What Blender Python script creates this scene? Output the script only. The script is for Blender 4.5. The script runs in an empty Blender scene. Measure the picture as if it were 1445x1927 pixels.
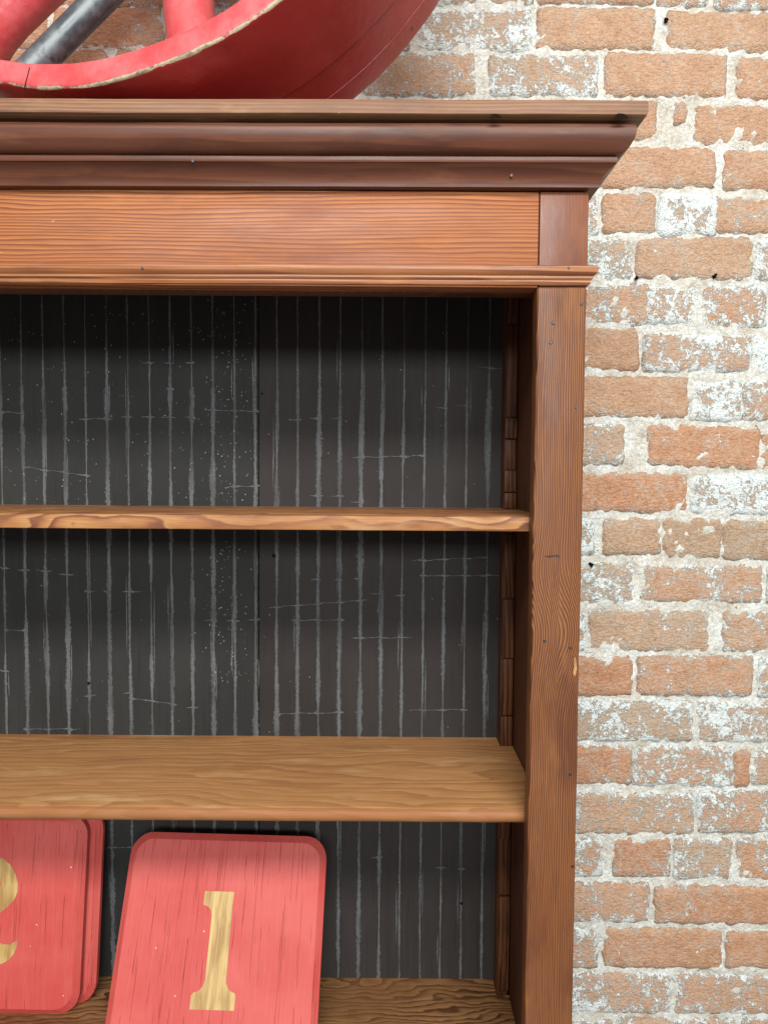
import bpy, bmesh, math, random
from mathutils import Vector, Matrix, noise

random.seed(7)
R = math.radians
SC = bpy.context.scene
COL = SC.collection

# ------------------------------------------------------------------ camera
F, CX, CY = 1392.0, 722.5, 963.5            # focal length and centre, photograph pixels
PITCH, ROLL, DIST, EYE = R(2.8), R(0.40), 0.97, 1.55
cam_d = bpy.data.cameras.new('camera')
cam_d.sensor_fit = 'VERTICAL'
cam_d.sensor_height = 36.0
cam_d.lens = 36.0 * F / 1927.0
cam_d.clip_start, cam_d.clip_end = 0.02, 100
cam = bpy.data.objects.new('camera', cam_d)
COL.objects.link(cam)
fw = Vector((0, math.cos(PITCH), -math.sin(PITCH)))
r0 = Vector((1, 0, 0))
u0 = r0.cross(fw)
rt = math.cos(ROLL) * r0 + math.sin(ROLL) * u0
up = math.cos(ROLL) * u0 - math.sin(ROLL) * r0
C0 = Vector((0, -DIST, EYE))
m = Matrix((rt, up, -fw)).transposed().to_4x4()
m.translation = C0
cam.matrix_world = m
SC.camera = cam


def at(x, y, Y):
    d = fw + rt * (x - CX) / F - up * (y - CY) / F
    return C0 + d * ((Y - C0.y) / d.y)


# ------------------------------------------------------------------ light
world = bpy.data.worlds.new('World')
SC.world = world
world.use_nodes = True
bg = world.node_tree.nodes['Background']
bg.inputs[0].default_value = (0.93, 0.97, 1.0, 1)
bg.inputs[1].default_value = 0.42


def area(name, loc, target, sx, sy, power, color):
    d = bpy.data.lights.new(name, 'AREA')
    d.shape = 'RECTANGLE'
    d.size, d.size_y = sx, sy
    d.energy = power
    d.color = color
    o = bpy.data.objects.new(name, d)
    COL.objects.link(o)
    o.location = loc
    o.rotation_euler = (Vector(target) - Vector(loc)).to_track_quat('-Z', 'Y').to_euler()
    return o


# shop window far off, low; ceiling strip lights nearer, high
area('shop_window_light', (0.35, -5.0, 2.50), (0, 0, 1.5), 2.8, 0.62, 195, (0.95, 0.98, 1.0))
area('ceiling_strip_light', (0.15, -2.55, 3.42), (0, 0, 1.4), 2.6, 0.50, 128, (1.0, 0.985, 0.95))

SC.view_settings.view_transform = 'Standard'
SC.view_settings.look = 'None'
SC.view_settings.exposure = 0.0
SC.view_settings.gamma = 1.0
SC.cycles.max_bounces = 6
SC.cycles.diffuse_bounces = 3
SC.cycles.glossy_bounces = 2
SC.cycles.transparent_max_bounces = 6


# ------------------------------------------------------------------ helpers
def nz(x, y, z, s=1.0):
    return noise.noise(Vector((x * s, y * s, z * s)))


def fbm(x, y, z, s=1.0, o=4):
    return noise.fractal(Vector((x * s, y * s, z * s)), 0.6, 2.0, o)


def link(name, me, mat, parent=None):
    o = bpy.data.objects.new(name, me)
    COL.objects.link(o)
    if mat:
        me.materials.append(mat)
    if parent:
        o.parent = parent
    return o


def mesh(name, verts, faces, mat, parent=None, smooth=False, attrs=None):
    me = bpy.data.meshes.new(name)
    me.from_pydata([tuple(v) for v in verts], [], faces)
    if attrs:
        for k, vals in attrs.items():
            a = me.attributes.new(k, 'FLOAT', 'POINT')
            a.data.foreach_set('value', vals)
    me.validate()
    if smooth:
        me.polygons.foreach_set('use_smooth', [True] * len(me.polygons))
    me.update()
    return link(name, me, mat, parent)


def from_bm(name, bm, mat, parent=None, smooth_angle=40):
    me = bpy.data.meshes.new(name)
    bmesh.ops.recalc_face_normals(bm, faces=bm.faces)
    lim = R(smooth_angle)
    for e in bm.edges:
        e.smooth = not (len(e.link_faces) == 2 and e.calc_face_angle(0) > lim)
    for f in bm.faces:
        f.smooth = True
    bm.to_mesh(me)
    bm.free()
    return link(name, me, mat, parent)


def empty(name, loc=(0, 0, 0)):
    o = bpy.data.objects.new(name, None)
    o.empty_display_size = 0.05
    COL.objects.link(o)
    o.location = loc
    return o


def tag(o, label=None, cat=None, group=None, kind=None):
    if label: o['label'] = label
    if cat: o['category'] = cat
    if group: o['group'] = group
    if kind: o['kind'] = kind
    return o


def rbox(name, x0, x1, y0, y1, z0, z1, mat, parent=None, bev=0.002, seg=2, wob=0.0, cuts=0, axis=0, seed=0.0):
    """bevelled board; wob = waviness of the old timber, cuts = rings along axis"""
    bm = bmesh.new()
    bmesh.ops.create_cube(bm, size=1)
    for v in bm.verts:
        v.co = Vector(((x0 + x1) / 2 + v.co.x * (x1 - x0), (y0 + y1) / 2 + v.co.y * (y1 - y0), (z0 + z1) / 2 + v.co.z * (z1 - z0)))
    if bev:
        bmesh.ops.bevel(bm, geom=list(bm.edges), offset=bev, segments=seg, profile=0.5, affect='EDGES')
    lo, hi = ((x0, x1), (y0, y1), (z0, z1))[axis]
    nrm = Vector([1 if i == axis else 0 for i in range(3)])
    for i in range(cuts):
        t = lo + bev * 1.5 + (hi - lo - bev * 3) * (i + 0.5) / cuts
        p = Vector([t if k == axis else 0 for k in range(3)])
        bmesh.ops.bisect_plane(bm, geom=list(bm.verts) + list(bm.edges) + list(bm.faces), plane_co=p, plane_no=nrm)
    if wob:
        for v in bm.verts:
            c = v.co
            a = (c.x, c.y, c.z)[axis]
            for k in range(3):
                if k == axis: continue
                s = 1 if ((c.x, c.y, c.z)[k] > ((x0 + x1) / 2, (y0 + y1) / 2, (z0 + z1) / 2)[k]) else -1
                v.co[k] += wob * (nz(a * 9, seed + k * 3.1, s * 5.3) + 0.6 * nz(a * 34, seed + k * 7.7, s * 2.1))
    return from_bm(name, bm, mat, parent)


# ------------------------------------------------------------------ node helpers
class N:
    def __init__(self, name):
        self.mat = bpy.data.materials.new(name)
        self.mat.use_nodes = True
        self.t = self.mat.node_tree
        self.t.nodes.clear()
        self.out = self.n('ShaderNodeOutputMaterial')

    def n(self, typ, **kw):
        nd = self.t.nodes.new(typ)
        for k, v in kw.items():
            setattr(nd, k, v)
        return nd

    def l(self, a, b):
        self.t.links.new(a, b)

    def put(self, sock, v):
        if hasattr(v, 'is_output'):
            self.l(v, sock)
        else:
            if isinstance(v, (tuple, list)) and len(v) == 3 and sock.type == 'RGBA':
                v = (*v, 1)
            sock.default_value = v

    def math(self, op, a, b=0.0, c=0.0, clamp=False):
        nd = self.n('ShaderNodeMath', operation=op, use_clamp=clamp)
        for i, v in enumerate((a, b, c)):
            self.put(nd.inputs[i], v)
        return nd.outputs[0]

    def coord(self, kind='Object'):
        return self.n('ShaderNodeTexCoord').outputs[kind]

    def pos(self):
        return self.n('ShaderNodeNewGeometry').outputs['Position']

    def map(self, vec, scale=(1, 1, 1), loc=(0, 0, 0)):
        nd = self.n('ShaderNodeMapping')
        self.l(vec, nd.inputs[0])
        nd.inputs['Location'].default_value = loc
        nd.inputs['Scale'].default_value = scale
        return nd.outputs[0]

    def sep(self, vec):
        nd = self.n('ShaderNodeSeparateXYZ')
        self.l(vec, nd.inputs[0])
        return nd.outputs

    def noise(self, vec, scale, detail=3, rough=0.5, dist=0.0):
        nd = self.n('ShaderNodeTexNoise')
        self.l(vec, nd.inputs['Vector'])
        nd.inputs['Scale'].default_value = scale
        nd.inputs['Detail'].default_value = detail
        nd.inputs['Roughness'].default_value = rough
        nd.inputs['Distortion'].default_value = dist
        return nd.outputs[0]

    def step(self, v, lo, hi, a=0.0, b=1.0, smooth=True):
        nd = self.n('ShaderNodeMapRange')
        nd.interpolation_type = 'SMOOTHSTEP' if smooth else 'LINEAR'
        self.put(nd.inputs['Value'], v)
        for k, q in (('From Min', lo), ('From Max', hi), ('To Min', a), ('To Max', b)):
            self.put(nd.inputs[k], q)
        return nd.outputs[0]

    def ramp(self, v, stops, interp='LINEAR'):
        nd = self.n('ShaderNodeValToRGB')
        self.l(v, nd.inputs[0])
        cr = nd.color_ramp
        cr.interpolation = interp
        while len(cr.elements) < len(stops):
            cr.elements.new(0.5)
        for e, (p, c) in zip(cr.elements, stops):
            e.position = p
            e.color = (*c, 1) if len(c) == 3 else c
        return nd.outputs[0]

    def mix(self, f, a, b, mode='MIX'):
        nd = self.n('ShaderNodeMix', data_type='RGBA', blend_type=mode)
        nd.clamp_factor = True
        self.put(nd.inputs[0], f)
        self.put(nd.inputs[6], a)
        self.put(nd.inputs[7], b)
        return nd.outputs[2]

    def bump(self, h, dist=0.001, strength=1.0, normal=None):
        nd = self.n('ShaderNodeBump')
        self.l(h, nd.inputs['Height'])
        nd.inputs['Distance'].default_value = dist
        nd.inputs['Strength'].default_value = strength
        if normal: self.l(normal, nd.inputs['Normal'])
        return nd.outputs[0]

    def attr(self, name, kind='GEOMETRY'):
        nd = self.n('ShaderNodeAttribute', attribute_type=kind, attribute_name=name)
        return nd.outputs['Fac']

    def bsdf(self, color, rough=0.5, normal=None, spec=0.5, coat=0.0, coat_rough=0.2):
        b = self.n('ShaderNodeBsdfPrincipled')
        self.put(b.inputs['Base Color'], color)
        self.put(b.inputs['Roughness'], rough)
        self.put(b.inputs['Specular IOR Level'], spec)
        if coat:
            b.inputs['Coat Weight'].default_value = coat
            b.inputs['Coat Roughness'].default_value = coat_rough
        if normal: self.l(normal, b.inputs['Normal'])
        self.l(b.outputs[0], self.out.inputs[0])
        return b


def wood(name, along, across, freq, pal, wave=1.0, warp=0.35, off=(0, 0, 0), rough=0.45, contrast=1.0,
         blotch=0.6, knots=(), stretch=1.0, bump=0.0004, spec=0.35, fine=1.0, pale=None, nose=None):
    """old fir / pine: growth rings = warped saw bands; along / across = axis letters
    pal = (late wood, mid, early wood, dark stain)"""
    g = N(name)
    co = g.map(g.coord('Object'), loc=off)
    s = g.sep(co)
    ix = {'x': 0, 'y': 1, 'z': 2}
    A, B = s[ix[along]], s[ix[across]]
    third = s[3 - ix[along] - ix[across]]
    sc = [1.0, 1.0, 1.0]
    sc[ix[along]] = 1.3 * stretch
    sc[ix[across]] = 9.0
    sc[3 - ix[along] - ix[across]] = 9.0
    lowv = g.map(co, scale=sc)
    low = g.noise(lowv, 1.0, 3, 0.5, 0.3)
    sc2 = [q * 5 for q in sc]
    mid = g.noise(g.map(co, scale=sc2), 1.0, 3, 0.55)
    # ring coordinate
    v = g.math('MULTIPLY', B, freq)
    v = g.math('ADD', v, g.math('MULTIPLY', third, freq * 0.55))
    sc5 = [0.25, 0.25, 0.25]
    sc5[ix[across]] = 38.0
    v = g.math('ADD', v, g.math('MULTIPLY', g.noise(g.map(co, scale=sc5, loc=(7, 3, 5)), 1.0, 2, 0.5), freq * 0.012))
    v = g.math('ADD', v, g.math('MULTIPLY', low, 9.0 * wave))
    v = g.math('ADD', v, g.math('MULTIPLY', mid, 1.6 * warp))
    for (ka, kb, sa, sb, amp) in knots:
        da = g.math('DIVIDE', g.math('SUBTRACT', A, ka), sa)
        db = g.math('DIVIDE', g.math('SUBTRACT', B, kb), sb)
        e = g.math('ADD', g.math('MULTIPLY', da, da), g.math('MULTIPLY', db, db))
        v = g.math('ADD', v, g.math('MULTIPLY', g.math('EXPONENT', g.math('MULTIPLY', e, -1.0)), amp))
    fr = g.math('FRACT', v)
    late, midc, early, dark = [tuple(q * 0.92 for q in cc) for cc in pal]
    ring = g.ramp(fr, [(0.0, early), (0.50, midc), (0.74, late), (0.90, tuple(q * 0.8 for q in late)), (1.0, early)])
    # fine fibres
    sc3 = [q * 1.0 for q in sc]
    sc3[ix[along]] = 14.0 * stretch
    for k in range(3):
        if k != ix[along]: sc3[k] = 900.0
    fib = g.noise(g.map(co, scale=sc3), 1.0, 2, 0.6)
    cn = g.noise(g.map(co, scale=[q * 0.9 for q in sc], loc=(2.2, 8.1, 4.4)), 1.0, 3, 0.6)
    base = g.mix(g.step(cn, 0.30, 0.62, contrast * 0.35, contrast), midc, ring)
    base = g.mix(g.step(fib, 0.35, 0.75, 0.0, 0.45 * fine), base, late)
    # varnish stain, scuffs
    sc4 = [4.0, 4.0, 4.0]
    for k in range(3):
        if k != ix[along]: sc4[k] = 16.0
    bl = g.noise(g.map(co, scale=sc4, loc=(3.1, 1.7, 0.4)), 1.0, 4, 0.6)
    base = g.mix(g.step(bl, 0.50, 0.72, 0.0, blotch), base, dark)
    bl2 = g.noise(g.map(co, scale=[q * 1.6 for q in sc4], loc=(9.1, 5.7, 2.4)), 1.0, 4, 0.6)
    base = g.mix(g.step(bl2, 0.54, 0.74, 0.0, 0.45), base, pale or early)
    pit = g.noise(co, 420, 2, 0.5)
    base = g.mix(g.step(pit, 0.74, 0.80, 0.0, 0.6), base, dark)
    if nose:                                  # front edge stained and rubbed a different colour
        ny, nc = nose
        rub = g.math('ADD', s[1], g.math('MULTIPLY', g.math('SUBTRACT', bl, 0.5), 0.010))
        base = g.mix(g.step(rub, off[1] + ny + 0.0012, off[1] + ny - 0.0012, 0.0, 0.75), base, nc)
    sc6 = [110.0, 110.0, 110.0]
    sc6[ix[along]] = 45.0
    nick = g.noise(g.map(co, scale=sc6, loc=(1.7, 6.2, 3.3)), 1.0, 3, 0.6)
    base = g.mix(g.step(nick, 0.745, 0.775, 0.0, 0.75), base, pale or tuple(min(1, q * 1.35) for q in early))
    h = g.math('ADD', g.math('MULTIPLY', fr, -0.35), g.math('MULTIPLY', fib, 0.6))
    nrm = g.bump(h, bump, 0.7)
    rg = g.step(bl2, 0.3, 0.75, rough - 0.08, rough + 0.16)
    g.bsdf(base, rg, nrm, spec)
    return g.mat


def plain(name, col, rough=0.5, metallic=0.0, spec=0.5):
    g = N(name)
    n1 = g.noise(g.coord('Object'), 60, 4, 0.6)
    c = g.mix(g.step(n1, 0.4, 0.7), col, tuple(q * 0.6 for q in col))
    b = g.bsdf(c, rough, g.bump(g.noise(g.coord('Object'), 300, 3), 0.0004, 0.4), spec)
    b.inputs['Metallic'].default_value = metallic
    return g.mat


# ------------------------------------------------------------------ materials
FIR = ((0.068, 0.019, 0.008), (0.190, 0.066, 0.023), (0.325, 0.135, 0.046), (0.070, 0.020, 0.011))
M_stile = wood('stile_wood', 'z', 'x', 400, FIR, wave=0.40, warp=0.45, off=(0.3, 0.2, 0.1), rough=0.46, contrast=0.95, spec=0.25,
               blotch=0.60, knots=((1.345 + 0.1, 0.270 + 0.3, 0.065, 0.060, -9.0), (1.42 + 0.1, 0.185 + 0.3, 0.05, 0.05, 3.5), (1.62 + 0.1, 0.19 + 0.3, 0.10, 0.03, 2.5), (0.90 + 0.1, 0.20 + 0.3, 0.16, 0.03, 2.5)))
M_side = wood('side_wood', 'z', 'y', 160, ((0.070, 0.024, 0.011), (0.115, 0.042, 0.018), (0.165, 0.063, 0.025), (0.035, 0.013, 0.008)), wave=0.5, rough=0.5, blotch=0.6, spec=0.2)
M_frieze = wood('frieze_wood', 'x', 'z', 205, ((0.150, 0.040, 0.016), (0.345, 0.112, 0.036), (0.47, 0.185, 0.062), (0.17, 0.050, 0.026)),
                wave=0.85, warp=0.55, off=(0.4, 0.0, 0.23), rough=0.48, contrast=0.80, blotch=0.60, stretch=0.9, spec=0.25, fine=0.9)
M_block = wood('block_wood', 'z', 'x', 520, ((0.13, 0.040, 0.018), (0.21, 0.070, 0.030), (0.29, 0.110, 0.046), (0.10, 0.030, 0.018)), wave=0.4, rough=0.42, contrast=0.6, off=(.1, .5, .7))
DRK = ((0.075, 0.023, 0.012), (0.115, 0.037, 0.018), (0.165, 0.057, 0.026), (0.045, 0.015, 0.009))
M_crown = wood('crown_wood', 'x', 'z', 120, DRK, wave=0.4, rough=0.38, contrast=0.6, blotch=0.75, off=(0.2, 0.9, 0.3), bump=0.00015, spec=0.3, pale=(0.21, 0.082, 0.036))
M_top = wood('top_board_wood', 'x', 'z', 220, ((0.13, 0.055, 0.025), (0.23, 0.105, 0.047), (0.37, 0.195, 0.100), (0.10, 0.042, 0.024)), wave=0.5, rough=0.5, contrast=0.6, blotch=0.6, off=(0.7, 0.1, 0.9), pale=(0.52, 0.34, 0.20))
M_neck = wood('neck_moulding_wood', 'x', 'z', 210, ((0.15, 0.045, 0.018), (0.33, 0.115, 0.038), (0.50, 0.215, 0.075), (0.11, 0.032, 0.017)), wave=0.5, rough=0.36, off=(0.5, 0.6, 0.37), blotch=0.5)
M_shelf_a = wood('upper_shelf_wood', 'x', 'y', 40, ((0.14, 0.045, 0.030), (0.36, 0.150, 0.052), (0.52, 0.27, 0.095), (0.13, 0.040, 0.034)), wave=1.2, warp=0.8, rough=0.45, blotch=0.95, off=(0.1, 0.3, 0.2), stretch=2.2, fine=0.8, contrast=0.75, pale=(0.56, 0.36, 0.19), spec=0.25)
M_shelf_b = wood('middle_shelf_wood', 'x', 'y', 48, ((0.30, 0.128, 0.044), (0.46, 0.225, 0.085), (0.58, 0.325, 0.145), (0.27, 0.112, 0.042)), wave=0.9, warp=0.7, rough=0.5, blotch=0.6, off=(0.62, 0.8, 0.5), stretch=1.6, fine=1.2, bump=0.0005, contrast=0.5, spec=0.25, pale=(0.62, 0.42, 0.22), nose=(0.0365, (0.255, 0.094, 0.032)))
M_shelf_c = wood('bottom_shelf_wood', 'x', 'y', 90, ((0.085, 0.030, 0.012), (0.26, 0.120, 0.045), (0.38, 0.20, 0.082), (0.10, 0.037, 0.017)), wave=1.5, warp=1.2, rough=0.45, blotch=0.55, off=(0.22, 0.4, 0.9), stretch=2.4)
M_cleat = wood('cleat_wood', 'z', 'x', 120, ((0.030, 0.012, 0.007), (0.085, 0.030, 0.012), (0.17, 0.064, 0.022), (0.018, 0.009, 0.007)), wave=1.2, warp=0.9, rough=0.5, blotch=0.95, off=(0.2, 0.2, 0.6), spec=0.15)
M_nail = plain('nail_steel', (0.05, 0.05, 0.055), 0.45, 0.6)
M_hole = plain('nail_hole', (0.012, 0.008, 0.006), 0.95, 0.0, 0.03)


def panel_mat(name, a, b, seed):
    g = N(name)
    co = g.map(g.coord('Object'), loc=(seed, seed, seed))
    st = g.noise(g.map(co, scale=(240, 1, 7)), 1.0, 4, 0.65)
    cl = g.noise(g.map(co, scale=(5, 5, 3)), 1.0, 4, 0.6)
    c = g.mix(g.step(cl, 0.35, 0.7), a, b)
    c = g.mix(g.step(st, 0.5, 0.78, 0.0, 0.35), c, tuple(q * 1.9 for q in a))
    c = g.mix(g.step(st, 0.25, 0.45, 0.5, 0.0), c, tuple(q * 0.5 for q in a))
    dust = g.noise(co, 260, 3, 0.7)
    c = g.mix(g.step(dust, 0.68, 0.80, 0.0, 0.4), c, (0.16, 0.155, 0.14))
    g.bsdf(c, g.step(st, 0.3, 0.7, 0.60, 0.75), g.bump(st, 0.0004, 0.4), 0.15)
    return g.mat


M_panel_l = panel_mat('back_panel_charcoal', (0.0215, 0.0215, 0.0200), (0.0310, 0.0310, 0.0290), 1.3)
M_panel_r = panel_mat('back_panel_brown_black', (0.0265, 0.0225, 0.0205), (0.0345, 0.0295, 0.0272), 4.1)


def residue_mat():
    g = N('dried_glue_residue')
    p = g.pos()
    a = g.noise(g.map(p, scale=(420, 1, 60)), 1.0, 4, 0.7)
    b = g.noise(p, 180, 4, 0.7)
    w = g.attr('w')
    b2 = g.noise(p, 520, 3, 0.7)
    k = g.math('ADD', g.math('MULTIPLY', a, 0.45), g.math('ADD', g.math('MULTIPLY', b, 0.3), g.math('MULTIPLY', b2, 0.35)))
    cov = g.math('ADD', k, g.math('MULTIPLY', w, 0.46))
    lf = g.noise(g.map(p, scale=(30, 1, 9)), 1.0, 3, 0.6)
    f = g.math('MULTIPLY', g.step(cov, 0.71, 0.86), g.step(lf, 0.28, 0.60, 0.50, 0.95))
    c = g.mix(b, (0.062, 0.064, 0.066), (0.135, 0.140, 0.142))
    bs = g.n('ShaderNodeBsdfPrincipled')
    g.l(c, bs.inputs['Base Color'])
    bs.inputs['Roughness'].default_value = 0.8
    tr = g.n('ShaderNodeBsdfTransparent')
    mx = g.n('ShaderNodeMixShader')
    g.l(f, mx.inputs[0]); g.l(tr.outputs[0], mx.inputs[1]); g.l(bs.outputs[0], mx.inputs[2])
    g.l(mx.outputs[0], g.out.inputs[0])
    return g.mat


M_res = residue_mat()
M_fleck = plain('pale_paint_fleck', (0.26, 0.255, 0.225), 0.8)


def brick_mat():
    g = N('old_brick_lime_washed')
    p = g.pos()
    tone = g.attr('tone', 'OBJECT')
    paint = g.attr('paint', 'OBJECT')
    edge = g.attr('edge')
    cl = g.noise(p, 22, 4, 0.6)
    gr = g.noise(p, 130, 5, 0.7)
    base = g.ramp(tone, [(0.0, (0.45, 0.335, 0.230)), (0.35, (0.56, 0.350, 0.225)), (0.7, (0.57, 0.300, 0.175)), (1.0, (0.52, 0.225, 0.118))])
    base = g.mix(g.step(cl, 0.35, 0.7, 0.0, 0.5), base, g.mix(0.5, base, (0.33, 0.165, 0.085)))
    base = g.mix(g.step(gr, 0.40, 0.66, 0.0, 0.55), base, g.mix(0.6, base, (0.58, 0.37, 0.22)))
    base = g.mix(g.step(gr, 0.42, 0.30, 0.0, 0.55), base, g.mix(0.7, base, (0.22, 0.11, 0.055)))
    # lime wash remains: fine flecks in clusters, thicker at the arrises
    f1 = g.noise(p, 190, 5, 0.75, 0.9)
    f2 = g.noise(p, 48, 4, 0.65, 0.8)
    f3 = g.noise(p, 12, 2, 0.5)
    s = g.math('MULTIPLY', f1, 0.70)
    s = g.math('ADD', s, g.math('MULTIPLY', f2, 0.52))
    s = g.math('ADD', s, g.math('MULTIPLY', f3, 0.28))
    s = g.math('ADD', s, g.math('MULTIPLY', paint, 0.40))
    s = g.math('ADD', s, g.math('MULTIPLY', edge, 0.09))
    msk = g.step(s, 0.970, 1.005)
    haze = g.step(s, 0.78, 1.02, 0.0, 0.55)
    wc = g.mix(f2, (0.72, 0.775, 0.735), (0.82, 0.86, 0.83))
    wc = g.mix(g.step(gr, 0.58, 0.72, 0.0, 0.5), wc, (0.55, 0.54, 0.48))
    c = g.mix(haze, base, (0.66, 0.56, 0.44))
    c = g.mix(msk, c, wc)
    hgt = g.math('ADD', g.math('MULTIPLY', gr, 0.9), g.math('MULTIPLY', msk, 0.22))
    hgt = g.math('ADD', hgt, g.math('MULTIPLY', g.noise(g.map(p, scale=(1, 1, 1.7)), 120, 3, 0.6, 1.5), 0.9))
    nrm = g.bump(hgt, 0.0066, 1.0)
    g.bsdf(c, 0.9, nrm, 0.12)
    return g.mat


def mortar_mat():
    g = N('lime_mortar')
    p = g.pos()
    a = g.noise(p, 26, 5, 0.65, 0.4)
    b = g.noise(p, 150, 5, 0.72, 0.8)
    c = g.ramp(a, [(0.30, (0.55, 0.490, 0.390)), (0.47, (0.71, 0.670, 0.575)), (0.62, (0.79, 0.80, 0.745))])
    c = g.mix(g.step(b, 0.56, 0.70, 0.0, 0.65), c, (0.45, 0.415, 0.350))
    c = g.mix(g.step(b, 0.46, 0.32, 0.0, 0.7), c, (0.82, 0.86, 0.83))
    pit = g.noise(p, 90, 3, 0.5)
    c = g.mix(g.step(pit, 0.70, 0.76, 0.0, 0.8), c, (0.13, 0.11, 0.09))
    h = g.math('ADD', b, g.math('MULTIPLY', a, 1.2))
    h = g.math('SUBTRACT', h, g.step(pit, 0.70, 0.76, 0.0, 0.8))
    g.bsdf(c, 0.95, g.bump(h, 0.0072, 1.0), 0.1)
    return g.mat


M_brick, M_mortar = brick_mat(), mortar_mat()


def red_plaque_mat():
    g = N('red_milk_paint')
    co = g.coord('Object')
    off = g.n('ShaderNodeObjectInfo').outputs['Random']
    v = g.n('ShaderNodeVectorMath', operation='ADD')
    g.l(co, v.inputs[0]); g.l(off, v.inputs[1])
    co = v.outputs[0]
    cl = g.noise(co, 7, 4, 0.6)
    fib = g.noise(g.map(co, scale=(330, 330, 9)), 1.0, 4, 0.65)
    crk = g.noise(g.map(co, scale=(520, 520, 7.0), loc=(2, 2, 2)), 1.0, 2, 0.5, 0.15)
    crk_mask = g.step(crk, 0.655, 0.70)
    c = g.mix(g.step(cl, 0.35, 0.68), (0.475, 0.062, 0.052), (0.53, 0.094, 0.078))
    c = g.mix(g.step(fib, 0.45, 0.75, 0.0, 0.30), c, (0.59, 0.155, 0.128))
    scr = g.noise(g.map(co, scale=(16, 16, 26)), 1.0, 5, 0.75, 2.0)
    c = g.mix(g.step(scr, 0.66, 0.76, 0.0, 0.35), c, (0.25, 0.055, 0.055))
    c = g.mix(g.math('MULTIPLY', crk_mask, 0.42), c, (0.16, 0.022, 0.02))
    chip = g.noise(co, 120, 2, 0.5)
    c = g.mix(g.step(chip, 0.775, 0.785), c, (0.80, 0.62, 0.50))
    h = g.math('SUBTRACT', g.math('MULTIPLY', fib, 0.5), g.math('MULTIPLY', crk_mask, 1.2))
    g.bsdf(c, 0.55, g.bump(h, 0.0007, 0.8), 0.3)
    return g.mat


def numeral_mat():
    g = N('bare_wood_numeral')
    co = g.coord('Object')
    fib = g.noise(g.map(co, scale=(420, 420, 8)), 1.0, 4, 0.65)
    st = g.noise(g.map(co, scale=(55, 55, 9)), 1.0, 3, 0.6)
    c = g.mix(g.step(st, 0.38, 0.62), (0.33, 0.185, 0.058), (0.52, 0.36, 0.135))
    c = g.mix(g.step(fib, 0.5, 0.8, 0.0, 0.6), c, (0.74, 0.58, 0.27))
    c = g.mix(g.step(fib, 0.30, 0.20, 0.0, 0.7), c, (0.17, 0.08, 0.02))
    g.bsdf(c, 0.5, g.bump(fib, 0.0005, 0.6), 0.35)
    return g.mat


def wheel_mat(name='wheel_red_enamel', fade_sheen=None):
    g = N(name)
    co = g.coord('Object')
    wear = g.attr('wear')
    cl = g.noise(co, 5, 4, 0.6)
    ch = g.noise(co, 55, 6, 0.7, 0.5)
    pk = g.noise(co, 16, 4, 0.6)
    fine = g.noise(co, 240, 3, 0.6)
    c = g.mix(g.step(cl, 0.35, 0.7), (0.36, 0.020, 0.020), (0.44, 0.030, 0.030))
    c = g.mix(g.step(pk, 0.50, 0.72, 0.0, 0.25), c, (0.55, 0.09, 0.09))
    fd = fade_sheen if fade_sheen is not None else g.attr('face')  # pinker front face and spokes: fading plus gloss sheen painted into the base colour
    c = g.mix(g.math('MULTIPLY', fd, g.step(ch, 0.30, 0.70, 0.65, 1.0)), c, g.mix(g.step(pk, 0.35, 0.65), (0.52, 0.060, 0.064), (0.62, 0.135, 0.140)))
    pitm = g.step(g.noise(co, 100, 2, 0.4), 0.745, 0.775)
    c = g.mix(pitm, c, (0.05, 0.010, 0.010))
    sc = g.noise(g.map(co, loc=(5, 5, 5)), 130, 3, 0.6)
    c = g.mix(g.step(sc, 0.765, 0.785), c, (0.66, 0.36, 0.33))
    wm = g.step(g.math('ADD', g.math('MULTIPLY', wear, 0.50), g.math('ADD', g.math('MULTIPLY', ch, 0.45), g.math('MULTIPLY', pk, 0.75))), 1.01, 1.06)
    bare = g.mix(fine, (0.30, 0.22, 0.12), (0.66, 0.57, 0.39))
    bare = g.mix(g.step(ch, 0.52, 0.66, 0.0, 0.85), bare, (0.20, 0.13, 0.075))
    c = g.mix(wm, c, bare)
    h = g.math('ADD', g.math('MULTIPLY', g.noise(co, 90, 4, 0.6), 0.6), g.math('MULTIPLY', wm, -0.8))
    h = g.math('ADD', h, g.math('MULTIPLY', pitm, -0.8))
    rg = g.math('ADD', g.step(cl, 0.3, 0.7, 0.26, 0.38), g.math('MULTIPLY', wm, 0.45))
    g.bsdf(c, rg, g.bump(h, 0.0014, 0.6), 0.5)
    return g.mat


def iron_mat():
    g = N('dark_iron_pipe')
    co = g.coord('Object')
    a = g.noise(co, 26, 5, 0.65)
    sp = g.step(g.noise(co, 42, 3, 0.5), 0.58, 0.70, 0.0, 0.8)
    c = g.mix(g.step(a, 0.35, 0.7), (0.060, 0.068, 0.072), (0.15, 0.165, 0.17))
    c = g.mix(sp, c, (0.022, 0.022, 0.022))
    b = g.bsdf(c, g.step(a, 0.3, 0.7, 0.30, 0.5), g.bump(a, 0.0008, 0.4), 0.5)
    b.inputs['Metallic'].default_value = 0.35
    return g.mat


M_red, M_num, M_wheel, M_iron = red_plaque_mat(), numeral_mat(), wheel_mat(), iron_mat()
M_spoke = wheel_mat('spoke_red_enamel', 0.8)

# ------------------------------------------------------------------ brick wall
WY = 0.350                                   # face of the bricks
wall = empty('brick_wall', (0, WY, 0.30))
tag(wall, 'old orange brick wall with flaking white lime wash and crumbly mortar behind bookcase', 'wall')
INVW = Matrix.Translation((0, -WY, -0.30))

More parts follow.
